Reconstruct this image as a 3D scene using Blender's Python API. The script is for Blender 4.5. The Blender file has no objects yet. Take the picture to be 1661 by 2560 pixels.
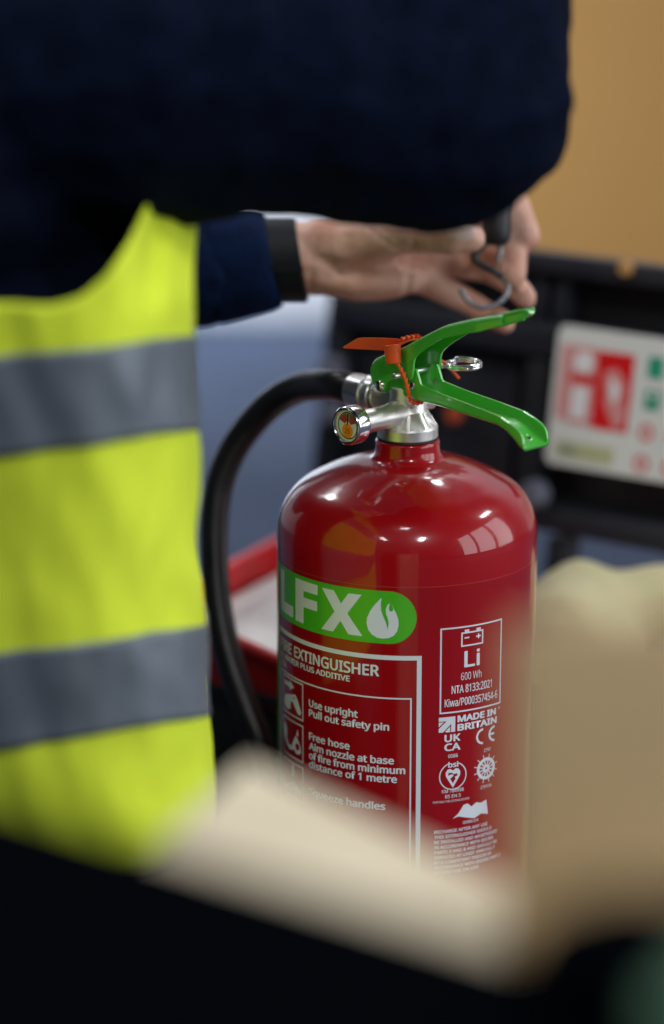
import bpy, bmesh, math, random
import numpy as np
from mathutils import Vector, Matrix, noise
random.seed(7)
SC = bpy.context.scene
COL = SC.collection

# ------------------------------------------------------------------ camera
TILT = math.radians(15.5)
FPX = 7253.0                       # focal length in photograph pixels
CAM = Vector((-.0461, -1.78*math.cos(TILT), .420+1.78*math.sin(TILT)))
FW = Vector((0, math.cos(TILT), -math.sin(TILT)))
UP = Vector((0, math.sin(TILT), math.cos(TILT)))
cd = bpy.data.cameras.new('camera'); cam = bpy.data.objects.new('camera', cd); COL.objects.link(cam)
cam.location = CAM; cam.rotation_euler = (math.pi/2-TILT, 0, 0)
cd.sensor_fit = 'VERTICAL'; cd.sensor_height = 36.0; cd.lens = 36.0*FPX/2560
cd.clip_start = .02; cd.clip_end = 200
cd.dof.use_dof = True; cd.dof.focus_distance = 1.732; cd.dof.aperture_fstop = 1.75; cd.dof.aperture_blades = 0
SC.camera = cam
SC.render.resolution_x, SC.render.resolution_y = 664, 1024

# ------------------------------------------------------------------ light
w = bpy.data.worlds.new('World'); SC.world = w; w.use_nodes = True
bg = w.node_tree.nodes['Background']; bg.inputs[0].default_value = (.62, .72, 1, 1); bg.inputs[1].default_value = .045
def area(name, loc, target, sx, sy, power, color=(1, 1, 1)):
    l = bpy.data.lights.new(name, 'AREA'); l.shape = 'RECTANGLE'; l.size = sx; l.size_y = sy; l.energy = power; l.color = color
    o = bpy.data.objects.new(name, l); COL.objects.link(o); o.location = loc
    o.rotation_euler = (Vector(target)-Vector(loc)).to_track_quat('-Z', 'Y').to_euler()
    return o
for x, y, pw in ((-1.7, 2.55, 17), (-3.2, 1.0, 17), (-1.7, -.1, 6), (-.15, -1.47, 18), (-1.7, -3.8, 10), (.9, -3.9, 46), (2.8, .65, 17), (.6, 2.2, 15)):  # the strongest is an added fill behind the camera for the front faces
    area('ceiling_or_fill_lamp', (x, y, 3.1), (x, y, 0), .34, .9, pw, (.96, .98, 1))
for k, y in enumerate((-2.3, -1.05, .2)):
    area('window_light', (3.1, y, 1.35), (.2, y, 1.0), 1.05, 2.2, 14, (.94, .97, 1))
_dl = area('wall_fill_light', (-1.35, 1.9, 1.25), (-.40, 2.62, .16), .6, .6, 7.5, (.86, .93, 1)); _dl.data.spread = math.radians(75)  # added lamp close to the back wall, whitens its foot
vs = SC.view_settings; vs.view_transform = 'Standard'; vs.look = 'None'; vs.exposure = 0.84; vs.gamma = 1.0; vs.use_curve_mapping = False
SC.cycles.use_denoising = True
SC.cycles.max_bounces = 8

# ------------------------------------------------------------------ helpers
def P(px, py, d):
    """point d metres from the lens along its axis, at a photograph pixel"""
    return CAM + d*(FW + Vector((1, 0, 0))*((px-830.5)/FPX) + UP*((1280-py)/FPX))
def G(px, py, z):
    """point of the level plane z"""
    r = FW + Vector((1, 0, 0))*((px-830.5)/FPX) + UP*((1280-py)/FPX)
    return CAM + r*((z-CAM.z)/r.z)
BASE = {}
def base_of(o): return BASE.get(o.name, Vector((0, 0, 0)))
def thing(name, label, cat, loc=(0, 0, 0), group=None):
    o = bpy.data.objects.new(name, None); COL.objects.link(o); o.location = loc; o.empty_display_size = .05
    o['label'] = label; o['category'] = cat
    if group: o['group'] = group
    BASE[o.name] = Vector(loc); return o
def tag(o, label, cat, group=None):
    o['label'] = label; o['category'] = cat
    if group: o['group'] = group
    return o
def link(name, me, mat, parent=None, smooth=True, mods=()):
    """me holds world coordinates"""
    if mat is not None:
        me.materials.clear(); me.materials.append(mat)
    o = bpy.data.objects.new(name, me); COL.objects.link(o)
    if parent is not None:
        b = base_of(parent); me.transform(Matrix.Translation(-b)); o.parent = parent; BASE[o.name] = b
    for p in me.polygons: p.use_smooth = smooth
    return o
def auto(me, deg=35):
    """smooth shading with sharp edges above an angle"""
    bm = bmesh.new(); bm.from_mesh(me)
    for e in bm.edges:
        if len(e.link_faces) == 2: e.smooth = e.calc_face_angle(0) < math.radians(deg)
    bm.to_mesh(me); bm.free()
def obj(name, vf, mat, parent=None, smooth=True, sharp=35):
    v, f = vf
    me = bpy.data.meshes.new(name); me.from_pydata([tuple(a) for a in v], [], [tuple(a) for a in f])
    bm = bmesh.new(); bm.from_mesh(me); bmesh.ops.recalc_face_normals(bm, faces=bm.faces); bm.to_mesh(me); bm.free()
    o = link(name, me, mat, parent, smooth)
    if smooth and sharp: auto(me, sharp)
    return o
def obj_bm(name, bm, mat, parent=None, smooth=True, sharp=35):
    me = bpy.data.meshes.new(name); bmesh.ops.recalc_face_normals(bm, faces=bm.faces); bm.to_mesh(me); bm.free()
    o = link(name, me, mat, parent, smooth)
    if smooth and sharp: auto(me, sharp)
    return o
def frame(n):
    n = Vector(n).normalized(); a = Vector((0, 0, 1)) if abs(n.z) < .9 else Vector((1, 0, 0))
    u = a.cross(n).normalized(); return u, n.cross(u)
def lathe(prof, o=(0, 0, 0), ax=(0, 0, 1), n=64, closed=False):
    """prof: list of (r, h) along ax from o"""
    ax = Vector(ax).normalized(); u, v = frame(ax); o = Vector(o); V = []; Fc = []
    for r, h in prof:
        for k in range(n):
            a = 2*math.pi*k/n; V.append(o+ax*h+(u*math.cos(a)+v*math.sin(a))*r)
    m = len(prof)
    for i in range(m-1):
        for k in range(n):
            Fc.append((i*n+k, i*n+(k+1) % n, (i+1)*n+(k+1) % n, (i+1)*n+k))
    if closed:
        for k in range(n): Fc.append(((m-1)*n+k, (m-1)*n+(k+1) % n, (k+1) % n, k))
    else:
        if prof[0][0] > 1e-6: Fc.append(tuple(range(n))[::-1])
        if prof[-1][0] > 1e-6: Fc.append(tuple(range((m-1)*n, m*n)))
    return V, Fc
def smooth_path(pts, n=8):
    """Catmull-Rom through points; extra components carried along"""
    A = [np.array(p, float) for p in pts]; A = [2*A[0]-A[1]]+A+[2*A[-1]-A[-2]]; out = []
    for i in range(1, len(A)-2):
        for k in range(n):
            t = k/n
            out.append(.5*((2*A[i])+(-A[i-1]+A[i+1])*t+(2*A[i-1]-5*A[i]+4*A[i+1]-A[i+2])*t*t+(-A[i-1]+3*A[i]-3*A[i+1]+A[i+2])*t**3))
    out.append(A[-2]); return out
def tube(pts, rad, n=20, cap=True, closed=False):
    pts = [Vector(p[:3]) for p in pts]; N = len(pts)
    R = rad if isinstance(rad, (list, tuple)) else [rad]*N
    V = []; Fc = []; prev = None
    for i, p in enumerate(pts):
        if closed: t = (pts[(i+1) % N]-pts[i-1])
        else: t = pts[min(i+1, N-1)]-pts[max(i-1, 0)]
        t.normalize()
        if prev is None: u, v = frame(t)
        else:
            u = (prev-t*prev.dot(t)).normalized(); v = t.cross(u)
        prev = u
        for k in range(n):
            a = 2*math.pi*k/n; V.append(p+(u*math.cos(a)+v*math.sin(a))*R[i])
    for i in range(N if closed else N-1):
        j = (i+1) % N
        for k in range(n): Fc.append((i*n+k, i*n+(k+1) % n, j*n+(k+1) % n, j*n+k))
    if cap and not closed:
        Fc.append(tuple(range(n))[::-1]); Fc.append(tuple(range((N-1)*n, N*n)))
    return V, Fc
def box_bm(o, ex, ey, ez, bev=.002, seg=2):
    """box spanned from corner o by three edge vectors, bevelled"""
    o, ex, ey, ez = Vector(o), Vector(ex), Vector(ey), Vector(ez); bm = bmesh.new()
    v = [bm.verts.new(o+ex*a+ey*b+ez*c) for a, b, c in ((0,0,0),(1,0,0),(1,1,0),(0,1,0),(0,0,1),(1,0,1),(1,1,1),(0,1,1))]
    for f in ((0,3,2,1),(4,5,6,7),(0,1,5,4),(1,2,6,5),(2,3,7,6),(3,0,4,7)): bm.faces.new([v[i] for i in f])
    if bev: bmesh.ops.bevel(bm, geom=list(bm.edges), offset=bev, segments=seg, affect='EDGES', profile=.6)
    return bm
def prism_bm(poly, vec, bev=.0, seg=2):
    """poly: 3D outline, extruded by vec"""
    bm = bmesh.new(); vec = Vector(vec); n = len(poly)
    a = [bm.verts.new(Vector(p)) for p in poly]; b = [bm.verts.new(Vector(p)+vec) for p in poly]
    bm.faces.new(a); bm.faces.new(b[::-1])
    for i in range(n): bm.faces.new((a[i], b[i], b[(i+1) % n], a[(i+1) % n]))
    bmesh.ops.recalc_face_normals(bm, faces=bm.faces)
    if bev: bmesh.ops.bevel(bm, geom=list(bm.edges), offset=bev, segments=seg, affect='EDGES', profile=.6)
    return bm
_b = bmesh.new(); bmesh.ops.create_icosphere(_b, subdivisions=2, radius=1); ICO = [v.co.copy() for v in _b.verts]; _b.free()
def blob(name, parts, mat, parent=None, voxel=.003, smooth=6, disp=None):
    """one continuous skin over capsules (p0, r0, p1, r1) and ellipsoids ('e', centre, (ax, ay, az)[, rotation])"""
    bm = bmesh.new()
    for p in parts:
        if p[0] == 'e':
            M = Matrix.Translation(Vector(p[1])) @ (p[3].to_4x4() if len(p) > 3 else Matrix()) @ Matrix.Diagonal((*p[2], 1))
            bmesh.ops.create_icosphere(bm, subdivisions=3, radius=1, matrix=M)
        else:
            p0, r0, p1, r1 = p
            tb = bmesh.new()
            for c, q in ((p0, r0), (p1, r1)):
                for d_ in ICO: tb.verts.new(Vector(c)+d_*q)
            h = bmesh.ops.convex_hull(tb, input=list(tb.verts))
            lone = [v for v in tb.verts if not v.link_faces]
            bmesh.ops.delete(tb, geom=lone, context='VERTS')
            tm = bpy.data.meshes.new('h'); tb.to_mesh(tm); tb.free(); bm.from_mesh(tm); bpy.data.meshes.remove(tm)
    me = bpy.data.meshes.new(name); bm.to_mesh(me); bm.free()
    o = bpy.data.objects.new(name, me); COL.objects.link(o)
    m = o.modifiers.new('r', 'REMESH'); m.mode = 'VOXEL'; m.voxel_size = voxel
    m = o.modifiers.new('s', 'SMOOTH'); m.factor = .5; m.iterations = smooth
    dg = bpy.context.evaluated_depsgraph_get(); dg.update()
    me2 = bpy.data.meshes.new_from_object(o.evaluated_get(dg)); me2.name = name
    bpy.data.objects.remove(o); bpy.data.meshes.remove(me)
    if disp:
        nr = [v.normal.copy() for v in me2.vertices]
        for v, n_ in zip(me2.vertices, nr): v.co += n_*disp(v.co, n_)
        me2.update()
    return link(name, me2, mat, parent)
def chain(pts):
    """pts: (px, py, depth, radius in mm)"""
    q = [(P(*p[:3]), p[3]*.001) for p in pts]
    return [(q[i][0], q[i][1], q[i+1][0], q[i+1][1]) for i in range(len(q)-1)]

# ------------------------------------------------------------------ materials
def mat(name, color, rough=.5, metal=0., coat=0., coat_r=.05, spec=.5, bump=None, var=None, rough_var=None, sheen=0., ior=1.5, trans=0., sss=0.):
    m = bpy.data.materials.new(name); m.use_nodes = True; nt = m.node_tree; b = nt.nodes['Principled BSDF']
    b.inputs['Base Color'].default_value = (*color, 1); b.inputs['Roughness'].default_value = rough; b.inputs['Metallic'].default_value = metal
    b.inputs['Coat Weight'].default_value = coat; b.inputs['Coat Roughness'].default_value = coat_r; b.inputs['Specular IOR Level'].default_value = spec
    b.inputs['Sheen Weight'].default_value = sheen; b.inputs['IOR'].default_value = ior; b.inputs['Transmission Weight'].default_value = trans
    if sss:
        b.inputs['Subsurface Weight'].default_value = sss; b.inputs['Subsurface Radius'].default_value = (1, .35, .2); b.inputs['Subsurface Scale'].default_value = .006
    tc = nt.nodes.new('ShaderNodeTexCoord')
    def nz(scale, detail=4, rough_=.55):
        n = nt.nodes.new('ShaderNodeTexNoise'); n.inputs['Scale'].default_value = scale; n.inputs['Detail'].default_value = detail; n.inputs['Roughness'].default_value = rough_
        nt.links.new(tc.outputs['Object'], n.inputs['Vector']); return n
    if var:      # (scale, other colour, low, high)
        n = nz(var[0]); r = nt.nodes.new('ShaderNodeMapRange'); r.inputs[1].default_value = var[2]; r.inputs[2].default_value = var[3]
        x = nt.nodes.new('ShaderNodeMix'); x.data_type = 'RGBA'; x.inputs[6].default_value = (*color, 1); x.inputs[7].default_value = (*var[1], 1)
        nt.links.new(n.outputs[0], r.inputs[0]); nt.links.new(r.outputs[0], x.inputs[0]); nt.links.new(x.outputs[2], b.inputs['Base Color'])
    if rough_var:  # (scale, low, high, socket)
        n = nz(rough_var[0], 6, .65); r = nt.nodes.new('ShaderNodeMapRange'); r.inputs[1].default_value = .35; r.inputs[2].default_value = .7
        r.inputs[3].default_value = rough_var[1]; r.inputs[4].default_value = rough_var[2]
        nt.links.new(n.outputs[0], r.inputs[0]); nt.links.new(r.outputs[0], b.inputs[rough_var[3] if len(rough_var) > 3 else 'Roughness'])
    if bump:     # (scale, strength, distance)
        n = nz(bump[0], 5); p = nt.nodes.new('ShaderNodeBump'); p.inputs['Strength'].default_value = bump[1]; p.inputs['Distance'].default_value = bump[2]
        nt.links.new(n.outputs[0], p.inputs['Height']); nt.links.new(p.outputs[0], b.inputs['Normal'])
    return m
M = {}
M['red'] = mat('red_enamel', (.38, .0020, .0055), .32, spec=.15, coat=1, coat_r=.03, rough_var=(26, .012, .17, 'Coat Roughness'), bump=(420, .05, .0006), var=(9, (.345, .0025, .0062), .4, .7))
M['film'] = mat('label_film', (.32, .0015, .0045), .35, spec=.15, coat=1, coat_r=.06)
M['white_ink'] = mat('white_ink', (.72, .76, .82), .4, coat=.4, coat_r=.15)
M['green_ink'] = mat('green_ink', (.075, .46, .018), .4, spec=.2, coat=.6, coat_r=.1)
M['brass'] = mat('nickel_plate', (.84, .82, .77), .4, 1, bump=(420, .14, .0005), rough_var=(60, .34, .5))
M['chrome'] = mat('bright_steel', (.86, .86, .86), .16, 1)
M['alu'] = mat('cast_alloy', (.84, .85, .86), .36, 1, bump=(300, .12, .0006))
M['green'] = mat('green_enamel', (.075, .52, .048), .30, coat=1, coat_r=.04, bump=(220, .03, .0005))
M['orange'] = mat('orange_plastic', (1, .125, .020), .5, spec=.3, coat=.2, coat_r=.2)
M['rubber'] = mat('black_rubber', (.012, .012, .014), .38, bump=(500, .1, .0004), rough_var=(40, .3, .5))
M['gasket'] = mat('gasket_rubber', (.006, .006, .007), .6)
m_ = bpy.data.materials.new('gauge_glass'); m_.use_nodes = True; nt_ = m_.node_tree; nt_.nodes.clear()
_o = nt_.nodes.new('ShaderNodeOutputMaterial'); _x = nt_.nodes.new('ShaderNodeMixShader'); _f = nt_.nodes.new('ShaderNodeFresnel'); _f.inputs[0].default_value = 1.09
_t = nt_.nodes.new('ShaderNodeBsdfTransparent'); _g = nt_.nodes.new('ShaderNodeBsdfGlossy'); _g.inputs['Roughness'].default_value = .03
nt_.links.new(_f.outputs[0], _x.inputs[0]); nt_.links.new(_t.outputs[0], _x.inputs[1]); nt_.links.new(_g.outputs[0], _x.inputs[2]); nt_.links.new(_x.outputs[0], _o.inputs[0])
M['glass'] = m_
M['dial'] = mat('dial_face', (.80, .82, .84), .5)
M['dial_red'] = mat('dial_red', (.42, .05, .05), .5)
M['dial_green'] = mat('dial_green', (.06, .22, .11), .5)
M['dial_black'] = mat('dial_black', (.01, .01, .012), .5)
M['sticker'] = mat('orange_sticker', (1, .30, .008), .5)
M['navy'] = mat('navy_fleece', (.0032, .0062, .0190), .95, spec=.05, bump=(260, .5, .002), var=(60, (.0022, .0040, .0118), .35, .65))
M['navy2'] = mat('navy_sleeve', (.006, .018, .066), .9, spec=.08, bump=(220, .5, .002), var=(50, (.005, .012, .040), .35, .65))
M['hivis'] = mat('fluorescent_yellow', (.74, .88, .05), .8, spec=.25, bump=(420, .25, .0008), var=(6, (.66, .80, .038), .35, .65))
M['strip'] = mat('reflective_tape', (.17, .20, .235), .5, .3, bump=(300, .15, .0006), var=(5, (.13, .155, .185), .35, .65))
M['skin'] = mat('skin', (.74, .45, .34), .45, spec=.4, sss=.2, bump=(150, .45, .0014), var=(38, (.62, .30, .21), .38, .66))
M['nail'] = mat('nail', (.78, .56, .50), .25, coat=.5)
M['strap'] = mat('watch_strap', (.007, .009, .012), .6, spec=.25)
M['hair'] = mat('hair', (.03, .02, .012), .7)
M['trouser'] = mat('trouser', (.010, .011, .014), .9)
M['hook'] = mat('steel_hook', (.22, .225, .24), .38, 1)
M['blackmetal'] = mat('black_metal', (.012, .012, .014), .35)
M['blackplastic'] = mat('black_plastic', (.009, .010, .013), .55, bump=(200, .15, .0008), rough_var=(12, .4, .65))
M['frameplastic'] = mat('frame_plastic', (.014, .015, .021), .5, bump=(200, .15, .0008), rough_var=(12, .38, .6))
M['case'] = mat('matt_black', (.0014, .0018, .0028), 1., spec=0., bump=(150, .2, .001))
M['floor'] = mat('concrete', (.050, .066, .108), .75, spec=.08, var=(2.2, (.034, .046, .078), .35, .7), rough_var=(3, .65, .85), bump=(60, .1, .001))
M['wall'] = mat('white_wall', (.78, .80, .84), .8)
M['ochre'] = mat('ochre_board', (.50, .265, .076), .75, var=(2.5, (.45, .235, .064), .35, .7), bump=(90, .2, .001))
M['sign'] = mat('sign_board', (.74, .76, .70), .4)
M['sign_red'] = mat('sign_red', (.72, .008, .012), .4)
M['sign_pink'] = mat('sign_pink', (.72, .30, .28), .4)
M['sign_green'] = mat('sign_green', (.02, .34, .20), .4)
M['sign_yellow'] = mat('sign_yellow', (.50, .52, .28), .4)
M['sign_grey'] = mat('sign_grey', (.30, .33, .26), .4)
M['cream'] = mat('lit_card', (.66, .57, .41), .8, var=(14, (.60, .51, .36), .35, .7), bump=(120, .15, .0008))  # cardboard lit from above, the light put into the colour
M['tan'] = mat('shaded_card', (.50, .36, .19), .8, var=(10, (.45, .32, .165), .35, .7), bump=(120, .15, .0008))  # same cardboard on the less lit upright flap, shade put into the colour
M['cloth'] = mat('yellow_cloth', (.62, .56, .32), .9, sheen=.2, bump=(160, .4, .002), var=(10, (.56, .60, .27), .45, .7))
M['redplastic'] = mat('red_plastic', (.55, .012, .016), .4)
M['paper'] = mat('white_paper', (.80, .80, .78), .7)
M['strapweb'] = mat('tan_webbing', (.16, .115, .065), .85)
M['can'] = mat('green_can', (.05, .13, .07), .5)
M['bolt'] = mat('grey_bolt', (.16, .17, .22), .4)
M['reflector'] = mat('orange_reflector', (.55, .09, .03), .4)

# ------------------------------------------------------------------ setting
def structure(name, vf, m):
    o = obj(name, vf, m, None, False); o['kind'] = 'structure'; return o
structure('floor', ([(-30, -8, 0), (30, -8, 0), (30, 40, 0), (-30, 40, 0)], [(0, 1, 2, 3)]), M['floor'])
o = obj_bm('wall_back', box_bm((-8, 2.62, .004), (16, 0, 0), (0, .15, 0), (0, 0, 3.4), .004), M['wall']); o['kind'] = 'structure'

# ------------------------------------------------------------------ fire extinguisher
EXT = thing('fire_extinguisher', 'glossy red fire extinguisher with green handles, pressure gauge and white printed label', 'fire extinguisher')
def mm(prof): return [(r*.001, h*.001) for r, h in prof]
prof = [(0, 8), (60, 8), (68, 3), (76, 1), (79, 4), (80, 10)] + [(80, h) for h in (60, 120, 180, 240, 300, 360, 400, 409)]
kr = 36.0; kc = (80-kr, 409)
for a in range(6, 67, 6): prof.append((kc[0]+kr*math.cos(math.radians(a)), kc[1]+kr*math.sin(math.radians(a))))
e = prof[-1]
for k in range(1, 9):
    t = k/8; r = e[0]+(24.0-e[0])*t
    prof.append((r, e[1]+(454.3-e[1])*(1-(1-t)**1.55)))
prof += [(22.4, 454.9), (21.0, 456.3), (20.0, 458.6), (19.6, 461), (19.5, 464), (19.5, 465.6), (19.0, 466.4), (17, 466.8), (0, 466.8)]
BODY = obj('cylinder', lathe(mm(prof), n=192), M['red'], EXT, sharp=50)
obj('gasket', lathe(mm([(17, 466.9), (18.6, 466.9), (18.9, 467.3), (18.6, 468.0), (17, 468.0)]), n=96), M['gasket'], EXT)

# valve: turned body with flats, hose outlet, gauge boss
AZ = math.radians(46)
D = Vector((math.cos(AZ), -math.sin(AZ), 0)); W = Vector((math.sin(AZ), math.cos(AZ), 0)); Z = Vector((0, 0, 1))
def L(s, wv, z): return (D*s+W*wv+Z*z)*.001
VALVE = obj('valve_body', lathe(mm([(16, 468), (18.0, 468), (18.4, 468.5), (18.4, 474.2), (17.8, 475.2), (11.8, 484.4), (11.3, 485.4), (11.3, 499), (10.6, 499.8), (0, 499.8)]), n=96), M['brass'], EXT, sharp=28)
# flat-faced shoulders on the cone
for a in (-100, -60, -20, 20, 60, 100, 140, 180, 220):
    aa = math.radians(a-90); n = Vector((math.cos(aa), math.sin(aa), 0)); t = Vector((-n.y, n.x, 0))
    pts = [n*.0176+t*.0052+Z*.4752, n*.0176-t*.0052+Z*.4752, n*.0122-t*.0032+Z*.4844, n*.0122+t*.0032+Z*.4844]
    obj_bm('cone_flat', prism_bm(pts, n*-.0035, .0004, 1), M['brass'], VALVE)
obj('pressure_plug', lathe(mm([(0, 17.5), (3.2, 17.3), (4.4, 16.6), (4.7, 15.8), (4.7, 8)]), o=Z*.4885, ax=(.93, .36, 0), n=32), M['brass'], VALVE)
obj('hose_outlet', lathe(mm([(0, 0), (7.8, 0), (7.8, 24), (8.6, 24.4), (8.6, 27), (0, 27)]), o=Z*.489, ax=-D, n=48), M['brass'], VALVE)
# hexagonal swivel nut with shallow grips
nb = bmesh.new(); pr = [(9.2, 26.6), (10.3, 27.2), (10.3, 31.6), (9.4, 32.4), (9.4, 33.4), (11.0, 34.2), (11.0, 42), (10.6, 46.8), (9.9, 47.4), (0, 47.4)]
u_, v_ = frame(-D); n = 48
rings = []
for r, h in pr:
    ring = []
    for k in range(n):
        a = 2*math.pi*k/n; rr = r
        if 33.5 < h < 46: rr = r-.45*(abs((k % 6)-3) < 1.1)
        if 26.8 < h < 32: rr = min(r, r*.955/max(.01, math.cos((a % (math.pi/3))-math.pi/6)))
        ring.append(nb.verts.new(Z*.489+(-D*h+(u_*math.cos(a)+v_*math.sin(a))*rr)*.001))
    rings.append(ring)
for i in range(len(rings)-1):
    for k in range(n):
        try: nb.faces.new((rings[i][k], rings[i][(k+1) % n], rings[i+1][(k+1) % n], rings[i+1][k]))
        except ValueError: pass
obj_bm('hose_nut', nb, M['alu'], EXT, sharp=30)
# gauge
gx = -W; GO = Z*.4832-W*.0022
obj('gauge_boss', lathe(mm([(9.5, 4), (8.2, 11), (7.4, 14), (7.2, 18), (7.2, 42), (6.8, 43)]), o=GO, ax=gx, n=48), M['brass'], VALVE)
GAU = obj('gauge_housing', lathe(mm([(0, 40.5), (10.6, 40.5), (11.5, 41), (11.8, 42), (11.8, 48.6), (11.6, 50.2), (10.9, 50.9), (10.2, 50.8), (9.6, 50.1), (9.5, 48.6), (0, 48.6)]), o=GO, ax=gx, n=72), M['chrome'], EXT, sharp=40)
gu = W.cross(Z)*-1; gu = Vector((-gx.y, gx.x, 0)) ; gv = Z
def gp(a, r, h): return GO+gx*h*.001+(gu*math.cos(a)+gv*math.sin(a))*r*.001
def gsector(name, a0, a1, r0, r1, h, m, n=24):
    V = []; Fc = []
    for k in range(n+1):
        a = math.radians(a0+(a1-a0)*k/n); V += [gp(a, r0, h), gp(a, r1, h)]
    for k in range(n): Fc.append((2*k, 2*k+1, 2*k+3, 2*k+2))
    return obj(name, (V, Fc), m, GAU, False)
gsector('dial', 0, 360, .01, 9.4, 48.75, M['dial'], 48)
gsector('dial_ring', 0, 360, 7.6, 8.3, 48.85, M['dial_black'], 48)
gsector('dial_zone', 98, 158, 2.5, 7.4, 48.9, M['dial_red'])
gsector('dial_zone', 78, 96, 2.5, 7.4, 48.9, M['dial_green'])
gsector('dial_zone', 20, 76, 2.5, 7.4, 48.9, M['dial_red'])
gsector('dial_sticker', 0, 360, .01, 4.4, 49.15, M['sticker'], 40).location += (-Z*.0032)
obj('needle', tube([gp(math.radians(88), .5, 49.05), gp(math.radians(88), 7.2, 49.05)], .00035, 8), M['dial_black'], GAU)
obj('gauge_glass', lathe(mm([(0, 49.9), (9.55, 49.9), (9.55, 50.3), (0, 50.3)]), o=GO, ax=gx, n=64), M['glass'], GAU)

# hose
hp = [(-D*.040+Z*.489, 0), (-D*.058+Z*.4893, 0)]
HP = [tuple(-D*.0466+Z*.489), tuple(-D*.062+Z*.4896)] + [tuple(P(*p)) for p in ((760, 966, 1.842), (688, 1002, 1.862), (628, 1061, 1.874), (581, 1129, 1.880), (551, 1205, 1.883), (538, 1291, 1.883), (537, 1388, 1.882), (545, 1506, 1.880), (570, 1635, 1.877), (618, 1775, 1.874), (668, 1900, 1.872), (700, 2060, 1.872))]
obj('hose', tube(smooth_path(HP, 10), [.0100-.0009*min(1, i/80) for i in range(len(smooth_path(HP, 10)))], 32), M['rubber'], EXT)
obj('hose_nozzle', tube([P(700, 2050, 1.872), P(705, 2120, 1.873), P(708, 2300, 1.876), P(709, 2320, 1.876)], [.0105, .0115, .008, .006], 24), M['rubber'], EXT)

# ---- levers: folded sheet channels
def interp(tab, s):
    for i in range(len(tab)-1):
        if s <= tab[i+1][0]:
            a, b = tab[i], tab[i+1]; t = (s-a[0])/(b[0]-a[0]) if b[0] > a[0] else 0
            return a[1]+(b[1]-a[1])*max(0, min(1, t))
    return tab[-1][1]
def channel(name, S, crest, rim, half, rad, m, parent, thick=1.7, flip=1):
    """crest: height of the web, rim: height of the free wall edges, half: half width"""
    V = []; Fc = []; nst = len(S); prof_n = None
    for s in S:
        c, e_, h = interp(crest, s), interp(rim, s), interp(half, s)
        hgt = max(.4, abs(c-e_)); rr = min(rad, hgt*.9); sg = 1 if c > e_ else -1
        q = []
        for k in range(7): q.append((-h, e_+(c-sg*rr-e_)*k/6))
        for k in range(1, 7):
            a = math.pi/2*k/6; q.append((-h+rr*(1-math.cos(a)), c-sg*rr*(1-math.sin(a))))
        for k in range(1, 5): q.append((-h+rr+(2*h-2*rr)*k/5, c))
        q += [(-x, z) for x, z in q[:13][::-1]]
        prof_n = len(q)
        for x, z in q: V.append(L(s, x, z))
    for i in range(nst-1):
        for k in range(prof_n-1): Fc.append((i*prof_n+k, i*prof_n+k+1, (i+1)*prof_n+k+1, (i+1)*prof_n+k))
    o = obj(name, (V, Fc), m, parent, True, 0)
    md = o.modifiers.new('t', 'SOLIDIFY'); md.thickness = thick*.001; md.offset = -1*flip; md.use_even_offset = True
    md = o.modifiers.new('b', 'BEVEL'); md.width = .0004; md.segments = 2; md.limit_method = 'ANGLE'; md.angle_limit = math.radians(50)
    dg = bpy.context.evaluated_depsgraph_get(); dg.update()
    me = bpy.data.meshes.new_from_object(o.evaluated_get(dg)); o.modifiers.clear(); o.data = me; me.name = name
    for p in me.polygons: p.use_smooth = True
    auto(me, 40)
    return o
import itertools
def lin(a, b, n): return [a+(b-a)*k/n for k in range(n+1)]
# carry handle (lower), open side up
S1 = lin(-19, 11, 12)+lin(12, 22, 14)+lin(24, 80, 22)+lin(82, 105, 22)
LOW = channel('carry_handle', S1,
    crest=[(-19, 499), (-15, 496), (-8, 494.7), (10, 494.6), (36, 493.8), (60, 492.2), (82, 491.0), (87, 489.9), (91.5, 488.0), (97.5, 484.2), (101.5, 481.2), (105, 479.4)],
    rim=[(-19, 502.5), (-14, 504.5), (7, 507), (12, 513.6), (15.7, 514), (16.8, 512.6), (20, 505), (21.5, 504.3), (38.5, 501.9), (68, 499.0), (86, 496.8), (94, 494.2), (99.5, 491.8), (103, 489.0), (104.4, 486.4), (105, 483)],
    half=[(-19, 9.6), (20, 9.9), (55, 10.2), (84, 10.7), (105, 11.2)], rad=2.6, m=M['green'], parent=EXT, thick=1.6)
# squeeze lever (upper), open side down
S2 = lin(-21, -17, 6)+lin(-16, 13, 18)+lin(13.4, 18, 16)+lin(19.5, 85, 40)
UPP = channel('squeeze_lever', S2,
    crest=[(-21, 510), (-19.5, 513.6), (-17, 515.4), (-7.4, 520.2), (6.6, 526.2), (24, 536), (37, 542.8), (43, 545.4), (61, 551.2), (85, 557.6)],
    rim=[(-21, 504), (-19, 500), (-16, 496.4), (-12, 495), (-8, 496.2), (-6, 502), (-4, 503.8), (11.4, 506.6), (14.4, 507.2), (15.4, 509.2), (15.9, 513), (16.3, 518), (17.2, 520.9), (19.4, 523.4), (26.4, 528.5), (39.3, 536.3), (55, 541.2), (69.3, 545.2), (85, 551.0)],
    half=[(-21, 11.3), (4, 11.5), (11, 12.3), (38, 12.3), (66, 11.5), (85, 10.6)], rad=3.2, m=M['green'], parent=EXT, thick=1.6)
HT = [(84, 8.0), (88, 6.6), (93, 5.6), (96, 4.6), (98, 3.2), (99.2, 1.2)]
S3 = lin(83.4, 98.8, 16)
channel('lever_tip', S3, crest=[(83.4, 556.6), (95, 560.4), (97.6, 560.9), (98.8, 560.0)], rim=[(83.4, 551.6), (93, 554.8), (97, 556.8), (98.8, 559.0)],
    half=[(a, b-.5) for a, b in HT], rad=1.8, m=M['green'], parent=UPP, thick=1.5)
CT = [(84, 556.9), (95, 560.5), (97.6, 560.9), (99.2, 559.0)]
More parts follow.
